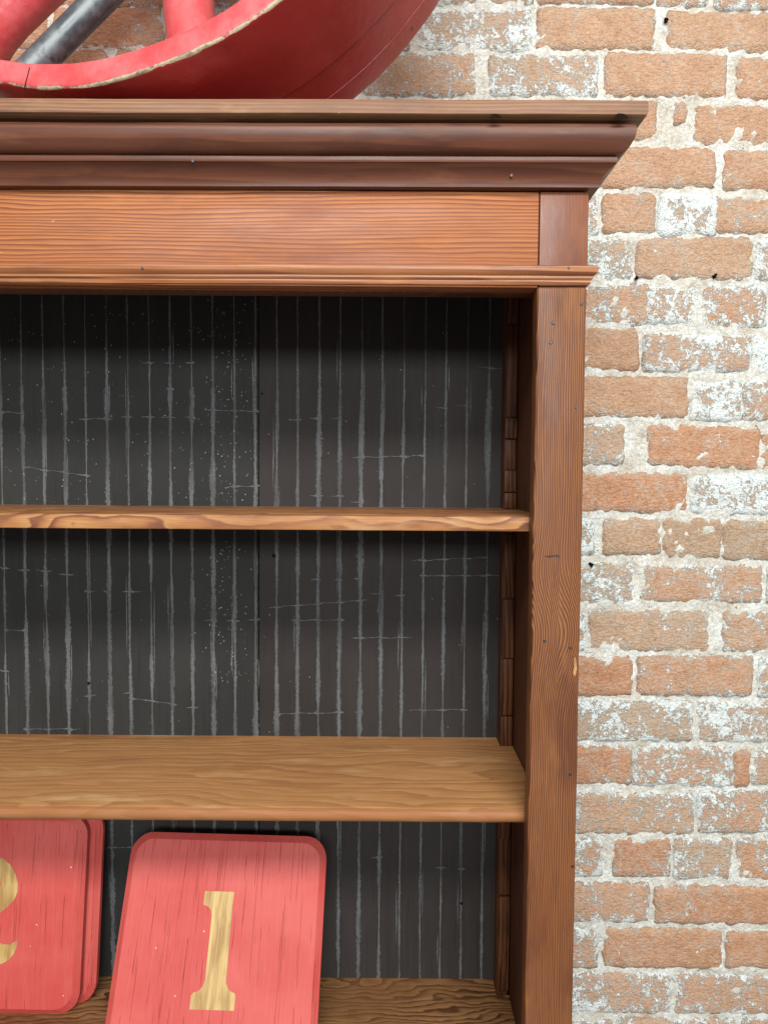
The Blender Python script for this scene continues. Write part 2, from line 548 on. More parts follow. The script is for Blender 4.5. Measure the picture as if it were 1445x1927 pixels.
# bricks read off the photograph: x0, x1, y0, y1 (photo pixels), paint 0..1, tone 0 buff..1 red, tilt px
BR = [
    (1015, 1230, -74, 2, .30, .45, 0), (1241, 1330, -70, 6, .45, .6, 0), (1350, 1560, -66, 13, .45, .75, 0), (780, 1002, -76, 2, .5, .5, 0),
    (560, 770, -76, 4, .4, .5, 0), (330, 545, -76, 5, .4, .6, 0), (100, 310, -76, 6, .3, .6, 0), (-130, 85, -76, 6, .3, .6, 0), (-360, -145, -76, 6, .3, .6, 0),
    # row 1
    (783, 998, 15, 89, .62, .4, 0), (1014, 1230, 13, 88, .06, .35, 1), (1258, 1474, 21, 93, .14, .38, 2), (1490, 1700, 22, 96, .3, .5, 0),
    (550, 768, 13, 88, .4, .6, 0), (318, 535, 12, 86, .65, .55, 0), (95, 303, 10, 85, .32, .75, 0), (-125, 84, 10, 85, .2, .7, 0), (-350, -140, 10, 85, .3, .6, 0),
    # row 2
    (676, 891, 100, 176, .50, .5, 0), (922, 1123, 104, 176, .60, .3, 0), (1142, 1365, 98, 177, .06, .42, 2), (1392, 1606, 105, 181, .2, .5, 0), (1622, 1830, 105, 183, .3, .5, 0),
    (450, 660, 100, 176, .4, .6, 0), (215, 432, 96, 172, .3, .65, 0), (-15, 198, 94, 170, .22, .7, 0), (-250, -32, 94, 170, .3, .7, 0),
    # row 3
    (1010, 1233, 190, 256, .08, .55, 0), (1270, 1289, 192, 228, .3, .6, 0), (1310, 1525, 197, 270, .12, .42, 1), (1540, 1750, 198, 272, .3, .5, 0),
    (780, 992, 188, 258, .4, .5, 0), (550, 765, 188, 258, .4, .5, 0), (320, 535, 188, 258, .4, .5, 0), (90, 305, 188, 258, .3, .5, 0), (-140, 75, 188, 258, .3, .5, 0),
    # row 4
    (1126, 1344, 277, 350, .10, .45, -1), (1366, 1580, 283, 356, .18, .50, 2), (1600, 1810, 284, 358, .3, .5, 0), (900, 1108, 277, 350, .3, .5, 0),
    # row 5
    (1010, 1124, 364, 438, .72, .4, 0), (1137, 1231, 365, 436, .14, .5, 0), (1243, 1347, 362, 440, 0.86, .3, 0), (1351, 1460, 370, 434, .30, .40, 0), (1478, 1690, 370, 436, .4, .5, 0),
    # row 6
    (1000, 1192, 447, 521, .72, .15, 0), (1200, 1414, 447, 522, .30, .30, 1), (1424, 1640, 450, 524, .76, .4, 0),
    # row 7
    (1000, 1217, 534, 607, .50, .60, 0), (1222, 1313, 538, 605, .72, .45, 0), (1326, 1440, 538, 613, .58, .8, 0), (1458, 1670, 540, 614, .5, .5, 0),
    # row 8
    (990, 1200, 616, 693, .06, .50, 0), (1215, 1413, 631, 697, .64, .55, 0), (1420, 1640, 632, 700, 0.80, .4, 0),
    # row 9
    (1075, 1292, 710, 783, .22, .42, 1), (1304, 1398, 716, 790, .76, .45, 0), (1404, 1610, 718, 791, .52, .70, 0),
    # row 10
    (950, 1172, 798, 872, .46, .30, 0), (1222, 1429, 803, 878, .20, .72, 9), (1437, 1650, 820, 884, .3, .85, 0),
    # row 11
    (1078, 1294, 890, 962, .12, .80, 1), (1303, 1515, 894, 965, .76, .15, 0), (1530, 1740, 896, 968, .4, .5, 0),
    # row 12
    (1000, 1118, 978, 1041, .76, .1, 0), (1137, 1241, 979, 1041, .26, .25, 0), (1251, 1356, 977, 1048, .18, .12, 1), (1364, 1470, 981, 1052, .30, .05, 0), (1486, 1700, 982, 1054, .4, .4, 0),
    # row 13
    (985, 1193, 1062, 1135, .58, .10, 0), (1212, 1433, 1064, 1133, .46, .55, 1), (1449, 1660, 1066, 1136, .5, .5, 0),
    # row 14
    (960, 1101, 1150, 1225, .70, .6, 0), (1111, 1333, 1151, 1225, .36, .22, 1), (1364, 1570, 1152, 1226, .46, .45, 0), (1590, 1790, 1152, 1226, .46, .5, 0),
    # row 15
    (965, 1187, 1239, 1308, .10, .85, -2), (1203, 1413, 1237, 1308, .44, .70, 0), (1430, 1640, 1240, 1312, .7, .4, 0),
    # row 16
    (1080, 1300, 1321, 1393, .62, .15, 0), (1313, 1530, 1321, 1398, .62, .55, 2), (1545, 1760, 1322, 1399, .5, .5, 0),
    # row 17
    (970, 1187, 1407, 1476, .40, .90, 0), (1195, 1380, 1408, 1480, .62, .65, 0), (1385, 1410, 1416, 1480, .05, .85, 0), (1421, 1630, 1410, 1480, .55, .4, 0),
    # row 18
    (1085, 1306, 1496, 1570, .48, .40, 0), (1317, 1530, 1492, 1567, .52, .75, 0), (1545, 1760, 1492, 1568, .5, .5, 0),
    # row 19
    (1000, 1131, 1581, 1650, .62, .7, 0), (1157, 1259, 1579, 1651, .40, .90, 0), (1272, 1375, 1583, 1655, .48, .20, 0), (1390, 1600, 1583, 1658, .46, .75, 1),
    # row 20
    (1000, 1219, 1664, 1734, .46, .60, 1), (1235, 1455, 1671, 1739, .20, .75, 1), (1470, 1690, 1672, 1741, .4, .5, 0),
    # row 21
    (920, 1122, 1750, 1821, .54, .55, 0), (1140, 1357, 1751, 1823, .18, .65, 2), (1370, 1590, 1758, 1823, .22, .70, 1), (1606, 1820, 1758, 1824, .4, .5, 0),
    # row 22
    (1040, 1260, 1834, 1908, .58, .55, 0), (1272, 1490, 1838, 1911, .56, .70, 1), (1506, 1720, 1838, 1912, .5, .5, 0),
    # row 23
    (960, 1150, 1920, 1994, .5, .5, 0), (1165, 1260, 1920, 1994, .5, .5, 0), (1272, 1385, 1922, 1996, .5, .6, 0), (1400, 1610, 1922, 1996, .5, .6, 0),
    (1050, 1265, 2006, 2080, .5, .5, 0), (1280, 1495, 2006, 2080, .5, .6, 0), (1510, 1720, 2006, 2080, .5, .6, 0),
]
# courses above the frame
for k in range(1, 5):
    y0 = -74 - 88 * k
    x = -420 + 70 * (k % 3)
    while x < 1750:
        w = random.choice((215, 218, 210, 104))
        BR.append((x, x + w, y0 + random.uniform(-2, 2), y0 + 74, random.uniform(.15, .6), random.uniform(.3, .8), 0))
        x += w + 16


def make_brick(i, x0, x1, y0, y1, paint, tone, tilt):
    a, b = at(x0, y0, WY), at(x1, y1, WY)
    cx, cz = (a.x + b.x) / 2, (a.z + b.z) / 2
    hw, hh = (b.x - a.x) / 2 + 0.0030, (a.z - b.z) / 2 + 0.0030
    nx, ny = max(8, int(hw * 2 / 0.0075)), max(7, int(hh * 2 / 0.0075))
    tl = -tilt * 0.00095 / max(2 * hw, 0.01)
    proud = random.uniform(-0.0025, 0.0015)
    r = random.uniform(0.0035, 0.006)
    sd = i * 3.7
    V, E, Fc = [], [], []
    for j in range(ny + 1):
        for k in range(nx + 1):
            u, v = k / nx * 2 - 1, j / ny * 2 - 1
            x, z = u * hw, v * hh
            du, dv = hw - abs(x), hh - abs(z)
            # crumbled outline, rounded corners
            ox = 0.0030 * fbm(sd, z * 45, u * 2, 1, 3) + 0.0022 * fbm(sd, z * 160, u * 3, 1, 2)
            oz = 0.0030 * fbm(x * 45, sd, v * 2, 1, 3) + 0.0022 * fbm(x * 160, sd, v * 3, 1, 2)
            wx, wz = max(0, 1 - du / 0.012), max(0, 1 - dv / 0.012)
            x += ox * wx; z += oz * wz
            cr = 0.007
            if du < cr and dv < cr:
                qx, qz = cr - du, cr - dv
                q = math.hypot(qx, qz)
                if q > 1e-6:
                    kx = max(qx, qz) / q
                    x -= math.copysign(qx * (1 - kx), u); z -= math.copysign(qz * (1 - kx), v)
            d = min(du, dv)
            y = -proud + 0.0016 * fbm(x * 40 + sd, z * 40, 1.3, 1, 4) + 0.0007 * fbm(x * 170 + sd, z * 170, 4.3, 1, 2)
            if d < r: y += r - math.sqrt(max(0, r * r - (r - d) ** 2))
            # spalled corner now and then
            if nz(cx * 9 + u * 1.4, cz * 9 + v, sd) > 0.42 and d < 0.014: y += 0.0025
            V.append((x, y, z + tl * x))
            E.append(max(0.0, 1 - d / 0.011))
    W = nx + 1
    for j in range(ny):
        for k in range(nx):
            p = j * W + k
            Fc.append((p, p + 1, p + W + 1, p + W))
    ring = [k for k in range(W)] + [j * W + nx for j in range(1, ny + 1)] + [ny * W + k for k in range(nx - 1, -1, -1)] + [j * W for j in range(ny - 1, 0, -1)]
    base = len(V)
    for q in ring:
        V.append((V[q][0], 0.030, V[q][2])); E.append(1.0)
    L = len(ring)
    for q in range(L):
        Fc.append((ring[q], base + q, base + (q + 1) % L, ring[(q + 1) % L]))
    o = mesh('brick', V, Fc, M_brick, wall, True, {'edge': E})
    o.location = (cx, 0, cz - 0.30)
    o['paint'] = float(max(paint * 0.88, 0.20))
    o['tone'] = float(tone)
    return (cx, cz, hw, hh)


rects = [make_brick(i, *b) for i, b in enumerate(BR)]

# mortar: one crusty sheet, recessed in the joints, smeared over some arrises
x0, x1, z0, z1, stp = -1.25, 1.10, 0.38, 2.72, 0.0046
nx, nzz = int((x1 - x0) / stp), int((z1 - z0) / stp)
V, Fc = [], []
for j in range(nzz + 1):
    for k in range(nx + 1):
        x, z = x0 + k * stp, z0 + j * stp
        hidden = (x < 0.15 and z < 1.97)
        if hidden:
            y = 0.007
        else:
            a = fbm(x * 14, z * 14, 2.2, 1, 3)
            b = fbm(x * 60, z * 60, 7.1, 1, 3)
            y = 0.0058 - 0.0042 * a - 0.0036 * b
            y = max(y, 0.0004)
        V.append((x, y, z - 0.30))
W = nx + 1
for j in range(nzz):
    for k in range(nx):
        x, z = x0 + k * stp, z0 + j * stp
        p = j * W + k
        Fc.append((p, p + 1, p + W + 1, p + W))
mesh('mortar', V, Fc, M_mortar, wall, True)
rbox('wall_core', x0, x1, 0.034, 0.22, z0 - 0.30, z1 - 0.30, M_mortar, wall, bev=0)

for (x, y, rr) in ((1344, 520, .0030), (1197, 523, .0024), (1112, 1063, .0034), (1252, 38, .0030)):
    p = at(x, y, WY + 0.0005)
    bm = bmesh.new()
    bmesh.ops.create_cone(bm, cap_ends=True, segments=12, radius1=rr, radius2=rr, depth=0.006)
    bmesh.ops.rotate(bm, cent=(0, 0, 0), matrix=Matrix.Rotation(R(90), 3, 'X'), verts=bm.verts)
    for v in bm.verts:
        a = math.atan2(v.co.z, v.co.x)
        v.co.x *= 1 + 0.5 * math.sin(3 * a + x); v.co.z *= 1.3 + 0.5 * math.cos(2 * a + y)
    h_ = from_bm('mortar_hole', bm, M_hole, wall)
    h_.location = (p.x, p.y - WY, p.z - 0.30)

# ------------------------------------------------------------------ bookcase
XL, XR = -1.130, 0.2605
ZB = 0.52
bc = empty('bookcase', (0, 0, 0))
tag(bc, 'tall brown stained fir bookcase with moulded cornice and dark streaked back', 'bookcase')


def moulding(name, prof, mat, n_cut=60, wob=0.0, seed=0.0, inner=-0.004, tilt=0.004):
    """profile (projection, height) swept along the front with mitred returns to the wall"""
    V, Fc = [], []
    full = prof + [(inner, prof[-1][1]), (inner, prof[0][1])]
    P = len(full)
    st = [('b', XL)] + [('f', XL + (XR - XL) * i / n_cut) for i in range(n_cut + 1)] + [('b', XR)]
    for si, (k, x) in enumerate(st):
        for (p, z) in full:
            if k == 'b':
                V.append((x - p if x == XL else x + p, 0.332, z + tilt * (x + 0.47)))
            else:
                t = (x - XL) / (XR - XL)
                xx = x + (p if t > 0.999 else (-p if t < 0.001 else 0))
                dz = wob * (nz(x * 5, seed, z * 3) + 0.5 * nz(x * 22, seed + 3, z * 9))
                dy = wob * 0.8 * nz(x * 7, seed + 9, z * 40)
                V.append((xx, -p + dy, z + dz + tilt * (x + 0.47)))
    for s in range(len(st) - 1):
        for q in range(P):
            a, b = s * P + q, s * P + (q + 1) % P
            Fc.append((a, b, b + P, a + P))
    Fc.append(tuple(range(P)))
    Fc.append(tuple((len(st) - 1) * P + q for q in range(P))[::-1])
    bm = bmesh.new()
    vs = [bm.verts.new(v) for v in V]
    for f in Fc: bm.faces.new([vs[q] for q in f])
    return from_bm(name, bm, mat, bc, 33)


def arc(cx, cz, rx, rz, a0, a1, n):
    return [(cx + rx * math.cos(R(a0 + (a1 - a0) * i / n)), cz + rz * math.sin(R(a0 + (a1 - a0) * i / n))) for i in range(n + 1)]


# top board with worn, eased edge
moulding('top_board', [(-0.003, 1.9846), (0.0525, 1.9848), (0.0541, 1.9856), (0.0547, 1.9876), (0.0546, 1.9990), (0.0538, 2.0018), (0.0515, 2.0030), (-0.003, 2.0032)], M_top, 90, 0.0009, 1.0, inner=-0.30)
# crown: ovolo, fillet and cove
moulding('crown_moulding', [(0.0262, 1.9478), (0.0300, 1.9480), (0.0345, 1.9500), (0.0388, 1.9545), (0.0420, 1.9600), (0.0441, 1.9660), (0.0449, 1.9715), (0.0446, 1.9755), (0.0433, 1.9785), (0.0410, 1.9803), (0.0370, 1.9815), (0.0300, 1.9818)], M_crown, 70, 0.0005, 2.0)
moulding('fillet', [(0.0240, 1.9392), (0.0262, 1.9396), (0.0270, 1.9412), (0.0273, 1.9435), (0.0272, 1.9460), (0.0262, 1.9474)], M_crown, 70, 0.0004, 3.0)
moulding('cove_moulding', [(0.0060, 1.9150), (0.0100, 1.9155), (0.0104, 1.9178), (0.0112, 1.9215), (0.0135, 1.9265), (0.0175, 1.9320), (0.0225, 1.9365), (0.0262, 1.9388)], M_crown, 70, 0.0004, 4.0)
moulding('neck_moulding', [(0.0006, 1.7958), (0.0022, 1.7960), (0.0034, 1.7985), (0.0034, 1.8012), (0.0048, 1.8020), (0.0062, 1.8038), (0.0062, 1.8062), (0.0078, 1.8072), (0.0102, 1.8100),
                           (0.0112, 1.8140), (0.0108, 1.8172), (0.0085, 1.8190), (0.0005, 1.8192)], M_neck, 90, 0.0006, 5.0, tilt=0.003)
SX = 0.1962
rbox('frieze_board', XL + 0.0655, SX + 0.0004, 0.0012, 0.030, 1.7950, 1.9160, M_frieze, bc, 0.0008, 2)
rbox('end_block', SX + 0.0016, XR, 0.0, 0.030, 1.7965, 1.9160, M_block, bc, 0.0012, 2)
rbox('end_block', XL, XL + 0.064, 0.0, 0.030, 1.7965, 1.9160, M_block, bc, 0.0012, 2)
rbox('inner_rail', XL + 0.0655, SX + 0.01, 0.0305, 0.052, 1.7935, 1.86, M_side, bc, 0.0015, 2)
# stiles: rounded by wear on the inner arris
for nm_, a, b, sd in (('stile', SX, XR, 1.0), ('stile', XL, XL + 0.0645, 5.0)):
    rbox(nm_, a, b, 0.0, 0.030, ZB, 1.7962, M_stile, bc, 0.0034, 4, 0.0008, 70, 2, sd)
# sides behind the stiles
rbox('side_panel', 0.2235, XR - 0.0015, 0.0305, 0.330, ZB, 1.9820, M_side, bc, 0.0015, 2)
rbox('side_panel', XL + 0.0015, XL + 0.037, 0.0305, 0.330, ZB, 1.9820, M_side, bc, 0.0015, 2)
rbox('ceiling_board', XL + 0.038, 0.2230, 0.031, 0.3165, 1.9300, 1.9480, M_side, bc, 0.001, 1)
# dark back panels, butted at a seam
SEAM = -0.2180
BY = 0.3175
rbox('back_panel', XL + 0.038, SEAM - 0.0008, BY, BY + 0.006, ZB, 1.9815, M_panel_l, bc, 0.0006, 1)
rbox('back_panel', SEAM + 0.0008, 0.2230, BY, BY + 0.006, ZB, 1.9815, M_panel_r, bc, 0.0006, 1)

# shelves
def shelf(z_top, th, y0, y1, mat, bev, wob, seed, nose=None):
    """board with notched back corners round the cleat posts, bullnosed front"""
    xa, xb = XL + 0.0385, 0.2228
    notch = 0.0215
    # outline (x, y) seen from above, many points along the front for waviness
    n = 80
    front = [(xa + (xb - xa) * i / n, y0) for i in range(n + 1)]
    back = [(xb, 0.2755), (xb - notch, 0.2755), (xb - notch, y1), (xa + notch, y1), (xa + notch, 0.2755), (xa, 0.2755)]
    prof = nose or [(bev, 0.0), (bev * 0.3, bev * 0.3), (0.0, bev), (0.0, th - bev), (bev * 0.3, th - bev * 0.3), (bev, th)]
    bm = bmesh.new()
    rows = []
    for (dy, dz) in prof:
        row = []
        for (x, y) in front:
            w = wob * (nz(x * 7, seed, dz * 60) + 0.6 * nz(x * 31, seed + 4, dz * 60))
            row.append(bm.verts.new((x, y + dy + w, z_top - th + dz + wob * 0.5 * nz(x * 12, seed + 8, dz * 20))))
        rows.append(row)
    for a, b in zip(rows[:-1], rows[1:]):
        for i in range(n):
            bm.faces.new((a[i], a[i + 1], b[i + 1], b[i]))
    bl = [bm.verts.new((x, y, z_top - th)) for (x, y) in back]
    bt = [bm.verts.new((x, y, z_top)) for (x, y) in back]
    bm.faces.new(rows[-1] + bt)
    bm.faces.new((rows[0] + bl)[::-1])
    for i in range(len(back) - 1):
        bm.faces.new((bl[i], bl[i + 1], bt[i + 1], bt[i]))
    bm.faces.new([r[-1] for r in rows] + [bt[0], bl[0]])
    bm.faces.new([r[0] for r in rows][::-1] + [bl[-1], bt[-1]])
    return from_bm('shelf', bm, mat, bc, 30)


shelf(1.4955, 0.0198, 0.0320, 0.3168, M_shelf_a, 0.0018, 0.0007, 1.0)
shelf(1.0893, 0.0212, 0.0315, 0.3168, M_shelf_b, 0.004, 0.0009, 2.0,
      nose=[(0.012, 0.0), (0.006, 0.0012), (0.002, 0.0045), (0.0, 0.009), (0.0, 0.013), (0.0015, 0.0172), (0.005, 0.0200), (0.010, 0.0212)])
shelf(0.6485, 0.022, 0.0315, 0.3168, M_shelf_c, 0.003, 0.0006, 3.0)

# toothed shelf supports in the back corner: strip with stacked cleat blocks
PX0, PX1, PY0 = 0.2022, 0.2230, 0.2765
rbox('support_strip', PX0, PX1 - 0.0006, PY0 + 0.0085, BY - 0.0008, ZB, 1.93, M_side, bc, 0.001, 1)
rbox('support_strip', XL + 0.038, XL + 0.059, PY0 + 0.0085, BY - 0.0008, ZB, 1.93, M_side, bc, 0.001, 1)
cuts = [470, 610, 786, 826, 885, 927, 958, 1004, 1127, 1240, 1348, 1408, 1580, 1688, 1866]
for i in range(len(cuts) - 1):
    za, zb = at(960, cuts[i], PY0).z, at(960, cuts[i + 1], PY0).z
    rec = (0.0, 0.004, 0.0, 0.005, 0.001, 0.0, 0.0, 0.003, 0.0, 0.0025, 0.0, 0.0, 0.004, 0.0)[i]
    rbox('cleat', PX0 + 0.0012 * (i % 2), PX1 - 0.0008, PY0 + rec, PY0 + 0.0080, zb + 0.0008, za - 0.0008, M_cleat, bc, 0.0012, 2)

# nails and old holes
def disc(name, p, r, mat, parent, normal_y=-1, depth=0.0008):
    bm = bmesh.new()
    bmesh.ops.create_cone(bm, cap_ends=True, segments=14, radius1=r, radius2=r * 0.85, depth=depth)
    bmesh.ops.rotate(bm, cent=(0, 0, 0), matrix=Matrix.Rotation(R(90), 3, 'X'), verts=bm.verts)
    for v in bm.verts:
        v.co.x *= random.uniform(0.85, 1.15)
        v.co.z *= random.uniform(0.85, 1.15)
    bmesh.ops.translate(bm, verts=bm.verts, vec=p)
    return from_bm(name, bm, mat, parent)


for (x, y) in ((1041, 607), (1036, 644), (1094, 571), (1083, 766), (1050, 1047), (1025, 1207), (1073, 1220), (1072, 1458), (1077, 1631)):
    disc('nail', at(x, y, -0.0004), 0.0026 if y < 700 else 0.0021, M_nail, bc)
for (x, y) in ((962, 330), (363, 303)):
    disc('nail', at(x, y, -0.0165 if y > 320 else -0.0272), 0.0020, M_nail, bc)
for (x, y) in ((1070, 504), (268, 505)):
    disc('nail', at(x, y, -0.0114), 0.0018, M_nail, bc)
for (x, y, r) in ((516, 1046, .0036), (168, 1286, .0032), (868, 1700, .003), (493, 741, .002)):
    disc('nail_hole', at(x, y, BY - 0.0004), r, M_hole, bc)

# dried glue lines left on the back, with cross strokes and drips
RV, RF, RW = [], [], []


def ribbon(pts, seed, y=BY - 0.0007):
    """pts: (x, z, half width); jagged both sides"""
    b0 = len(RV)
    for i, (x, z, w) in enumerate(pts):
        a, b = pts[max(0, i - 1)], pts[min(len(pts) - 1, i + 1)]
        t = Vector((b[0] - a[0], b[1] - a[1])); t.normalize()
        nx_, nz_ = -t.y, t.x
        for q, s in enumerate((-1, 0, 1)):
            ww = w * 1.55 * (1 + 0.45 * nz(x * 300 + s * 9, z * 260, seed)) * s
            RV.append((x + nx_ * ww, y, z + nz_ * ww)); RW.append(1.0 if s == 0 else 0.0)
    for i in range(len(pts) - 1):
        a = b0 + i * 3
        RF.append((a, a + 1, a + 4, a + 3)); RF.append((a + 1, a + 2, a + 5, a + 4))


LX0, LSP = -0.6262, 0.03662
for k in range(-10, 24):
    X = LX0 + k * LSP + random.uniform(-.0006, .0006)
    if X > 0.197: break
    base = random.choice((0.0030, 0.0038, 0.0048, 0.0060))
    if k in (11, 12, 13): base = 0.0050
    for (zl, zh) in ((0.6485, 1.0681), (1.0893, 1.4757), (1.4955, 1.86)):
        npt = int((zh - zl) / 0.0022)
        pts = []
        ph = random.uniform(0, 50)
        for i in range(npt + 1):
            z = zl + (zh - zl) * i / npt
            wv = base * (0.75 + 0.75 * nz(z * 14, ph, k)) * (0.55 if z > 1.70 else 1.0) * (0.8 if zh < 1.07 else 1.0)
            pts.append((X + 0.0012 * nz(z * 5, ph, 3.3) + 0.0005 * nz(z * 40, ph, 9.9), z, max(0.0012, wv)))
        ribbon(pts, k + zl * 10)
        # runs splitting off beside the main line
        for q in range(random.choice((0, 1, 1, 2))):
            dx = random.choice((-1, 1)) * random.uniform(0.0030, 0.0060)
            zz = random.uniform(zl + 0.02, zh - 0.12); ln = random.uniform(0.04, 0.16)
            ribbon([(X + dx + 0.0006 * nz(zz * 5 + i * .3, ph, q), zz + ln * i / 24, 0.0013 * math.sin(3.14 * (i + 1) / 26)) for i in range(25)], k * 3 + q, BY - 0.0010 - 0.0002 * q)
STR = [(0, 48, 775, 777), (150, 212, 789, 788), (228, 248, 785, 785), (268, 292, 784, 785), (305, 332, 785, 786), (346, 370, 785, 787), (386, 440, 771, 773), (440, 488, 773, 774),
       (45, 172, 879, 896), (430, 490, 916, 914), (545, 568, 790, 791), (584, 600, 787, 788), (624, 642, 788, 788), (664, 800, 861, 858), (820, 842, 767, 768), (860, 880, 764, 764), (900, 946, 692, 694),
       (584, 608, 932, 933), (620, 648, 934, 934), (268, 292, 683, 683), (308, 328, 683, 684), (350, 366, 683, 683), (660, 682, 945, 946),
       (0, 20, 1068, 1070), (35, 58, 1071, 1073), (70, 100, 1073, 1075), (112, 140, 1080, 1082), (160, 180, 1112, 1113), (194, 210, 1110, 1118), (232, 268, 1113, 1113), (10, 54, 1186, 1186), (386, 410, 1167, 1168), (428, 452, 1167, 1168), (466, 490, 1166, 1166),
       (0, 20, 1262, 1262), (160, 182, 1309, 1308), (232, 250, 1305, 1302), (244, 334, 1313, 1325), (352, 374, 1331, 1331), (45, 152, 1372, 1371),
       (506, 690, 1143, 1129), (548, 648, 1167, 1166), (586, 604, 1092, 1090), (628, 644, 1091, 1090), (666, 680, 1089, 1088), (698, 724, 1117, 1118), (742, 762, 1121, 1121), (660, 776, 1200, 1199), (776, 916, 1055, 1049), (790, 942, 1083, 1083),
       (518, 648, 1343, 1340), (770, 880, 1336, 1335), (668, 682, 1339, 1339), (200, 262, 1594, 1594), (700, 720, 1612, 1612), (820, 842, 1632, 1632), (860, 874, 1634, 1634)]
for i, (xa, xb, ya, yb) in enumerate(STR):
    n = max(6, int((xb - xa) / 3))
    pts = []
    for q in range(n + 1):
        t = q / n
        p = at(xa + (xb - xa) * t, ya + (yb - ya) * t, BY)
        fat = 0.0
        kk = (p.x - LX0) / LSP
        fat = math.exp(-(((kk - round(kk)) * LSP) / 0.006) ** 2)
        pts.append((p.x, p.z + 0.0012 * nz(p.x * 200, i, 1) + 0.0022 * nz(p.x * 45, i, 6), (0.45 + 1.1 * abs(nz(p.x * 90, i, 3))) * (0.0011 + 0.0036 * fat)))
    ribbon(pts, i * 1.7, BY - 0.0015 - 0.0003 * (i % 3))
res = mesh('glue_residue', RV, RF, M_res, bc, False, {'w': RW})
tag(res, kind='stuff')
# pale paint flecks spattered on the left panel
FV, FF = [], []
for i in range(520):
    if i < 260:
        x, y = random.gauss(425, 28), random.choice((random.uniform(560, 945), random.uniform(1010, 1290)))
    elif i < 420:
        x, y = random.uniform(10, 480), random.uniform(570, 940)
    else:
        x, y = random.uniform(0, 940), random.uniform(570, 1380)
    p = at(x, y, BY - 0.0026)
    if 1.47 < p.z < 1.50: continue
    r = random.choice((0.0005, 0.0007, 0.0009, 0.0012)) * (0.8 if i > 420 else 1)
    n = 6; b0 = len(FV)
    for q in range(n):
        a = q / n * 6.283
        FV.append((p.x + r * random.uniform(.6, 1.2) * math.cos(a), p.y, p.z + r * random.uniform(.6, 1.5) * math.sin(a)))
    FF.append(tuple(range(b0, b0 + n))[::-1])
tag(mesh('paint_flecks', FV, FF, M_fleck, bc), kind='stuff')

# ------------------------------------------------------------------ numbered plaques
def rounded_outline(w, h, r, n=7):
    pts = []
    for (cx, cz, a0) in ((w / 2 - r, h - r, 0), (-w / 2 + r, h - r, 90), (-w / 2 + r, r, 180), (w / 2 - r, r, 270)):
        for i in range(n + 1):
            a = R(a0 + 90 * i / n)
            pts.append((cx + r * math.cos(a), cz + r * math.sin(a)))
    return pts


def plaque(label, x, y_bot, lean, rot, w, h, th, seed, numeral=None, num_name=None, num_off=(0, 0)):
    t = empty('number_plaque', (x, y_bot, 0.6487))
    tag(t, label, 'plaque', 'red number plaques on the bottom shelf')
    # lean back about X, slight turn in its own plane; keep it standing on the shelf
    t.rotation_euler = (Matrix.Rotation(-lean, 3, 'X') @ Matrix.Rotation(rot, 3, 'Y')).to_euler()
    r, cb = 0.036, 0.0105
    o_out = rounded_outline(w, h, r)
    o_in = rounded_outline(w - 2 * cb, h - 2 * cb, r - cb * 0.6)
    o_in = [(a, b + cb) for a, b in o_in]
    L = len(o_out)
    lift = 0.5 * w * abs(math.sin(rot)) * 0.75
    V, Fc = [], []
    def wv(i, s): return 0.0012 * nz(i * 0.31, seed, s)
    for s, (ol, y) in enumerate(((o_in, 0.0), (o_out, 0.0075), (o_out, th - 0.002), ([(a * .992, b * .992 + h * .004) for a, b in o_out], th))):
        for i, (a, b) in enumerate(ol):
            V.append((a + wv(i, s), y, b + wv(i + 50, s) + lift))
    for s in range(3):
        for i in range(L):
            a, b = s * L + i, s * L + (i + 1) % L
            Fc.append((a, a + L, b + L, b))
    Fc.append(tuple(range(L))); Fc.append(tuple(range(3 * L, 4 * L))[::-1])
    bm = bmesh.new()
    vs = [bm.verts.new(v) for v in V]
    for f in Fc: bm.faces.new([vs[q] for q in f])
    from_bm('board', bm, M_red, t, 30)
    if numeral:
        bm = bmesh.new()
        front = [bm.verts.new((a + num_off[0], -0.0006, b + num_off[1] + lift)) for a, b in numeral]
        back = [bm.verts.new((a + num_off[0], 0.0010, b + num_off[1] + lift)) for a, b in numeral]
        bm.faces.new(front)
        n = len(front)
        for i in range(n):
            bm.faces.new((front[i], back[i], back[(i + 1) % n], front[(i + 1) % n]))
        bm.normal_update()
        bmesh.ops.triangulate(bm, faces=[f for f in bm.faces if len(f.verts) > 4])
        from_bm(num_name, bm, M_num, t, 20)
    return t


# slab-serif 1, metres about its own centre
ONE = [(-.0345, -.0825), (.0355, -.0825), (.0355, -.0620), (.0330, -.0590), (.0270, -.0570), (.0215, -.0520), (.0185, -.0440), (.0175, .0825 - .02), (.0185, .0825),
       (-.0300, .0825), (-.0310, .0650), (-.0300, .0620), (-.0230, .0605), (-.0175, .0560), (-.0150, .0480), (-.0150, -.0420), (-.0175, -.0520), (-.0235, -.0575), (-.0310, -.0600), (-.0345, -.0640)]
two_px = [(-30, 1612), (-10, 1613), (4, 1617), (17, 1628), (27, 1643), (33, 1662), (33, 1676), (28, 1690), (16, 1704), (0, 1717), (-25, 1736), (-48, 1757), (-55, 1768), (-40, 1762), (-20, 1762), (0, 1768), (12, 1772), (24, 1772), (38, 1764),
          (37, 1778), (32, 1790), (24, 1799), (13, 1806), (0, 1810), (-20, 1806), (-40, 1798), (-58, 1797), (-75, 1806), (-85, 1812), (-88, 1800), (-80, 1775), (-60, 1748), (-35, 1722), (-15, 1700), (-3, 1680), (0, 1664),
          (-2, 1650), (-10, 1638), (-24, 1632), (-38, 1637), (-44, 1650), (-40, 1662), (-50, 1672), (-64, 1670), (-74, 1656), (-70, 1638), (-52, 1620)]
TWO = [((a + 25) * 0.000888, (1712 - b) * 0.000888) for a, b in two_px]
PW, PH = 0.331, 0.324
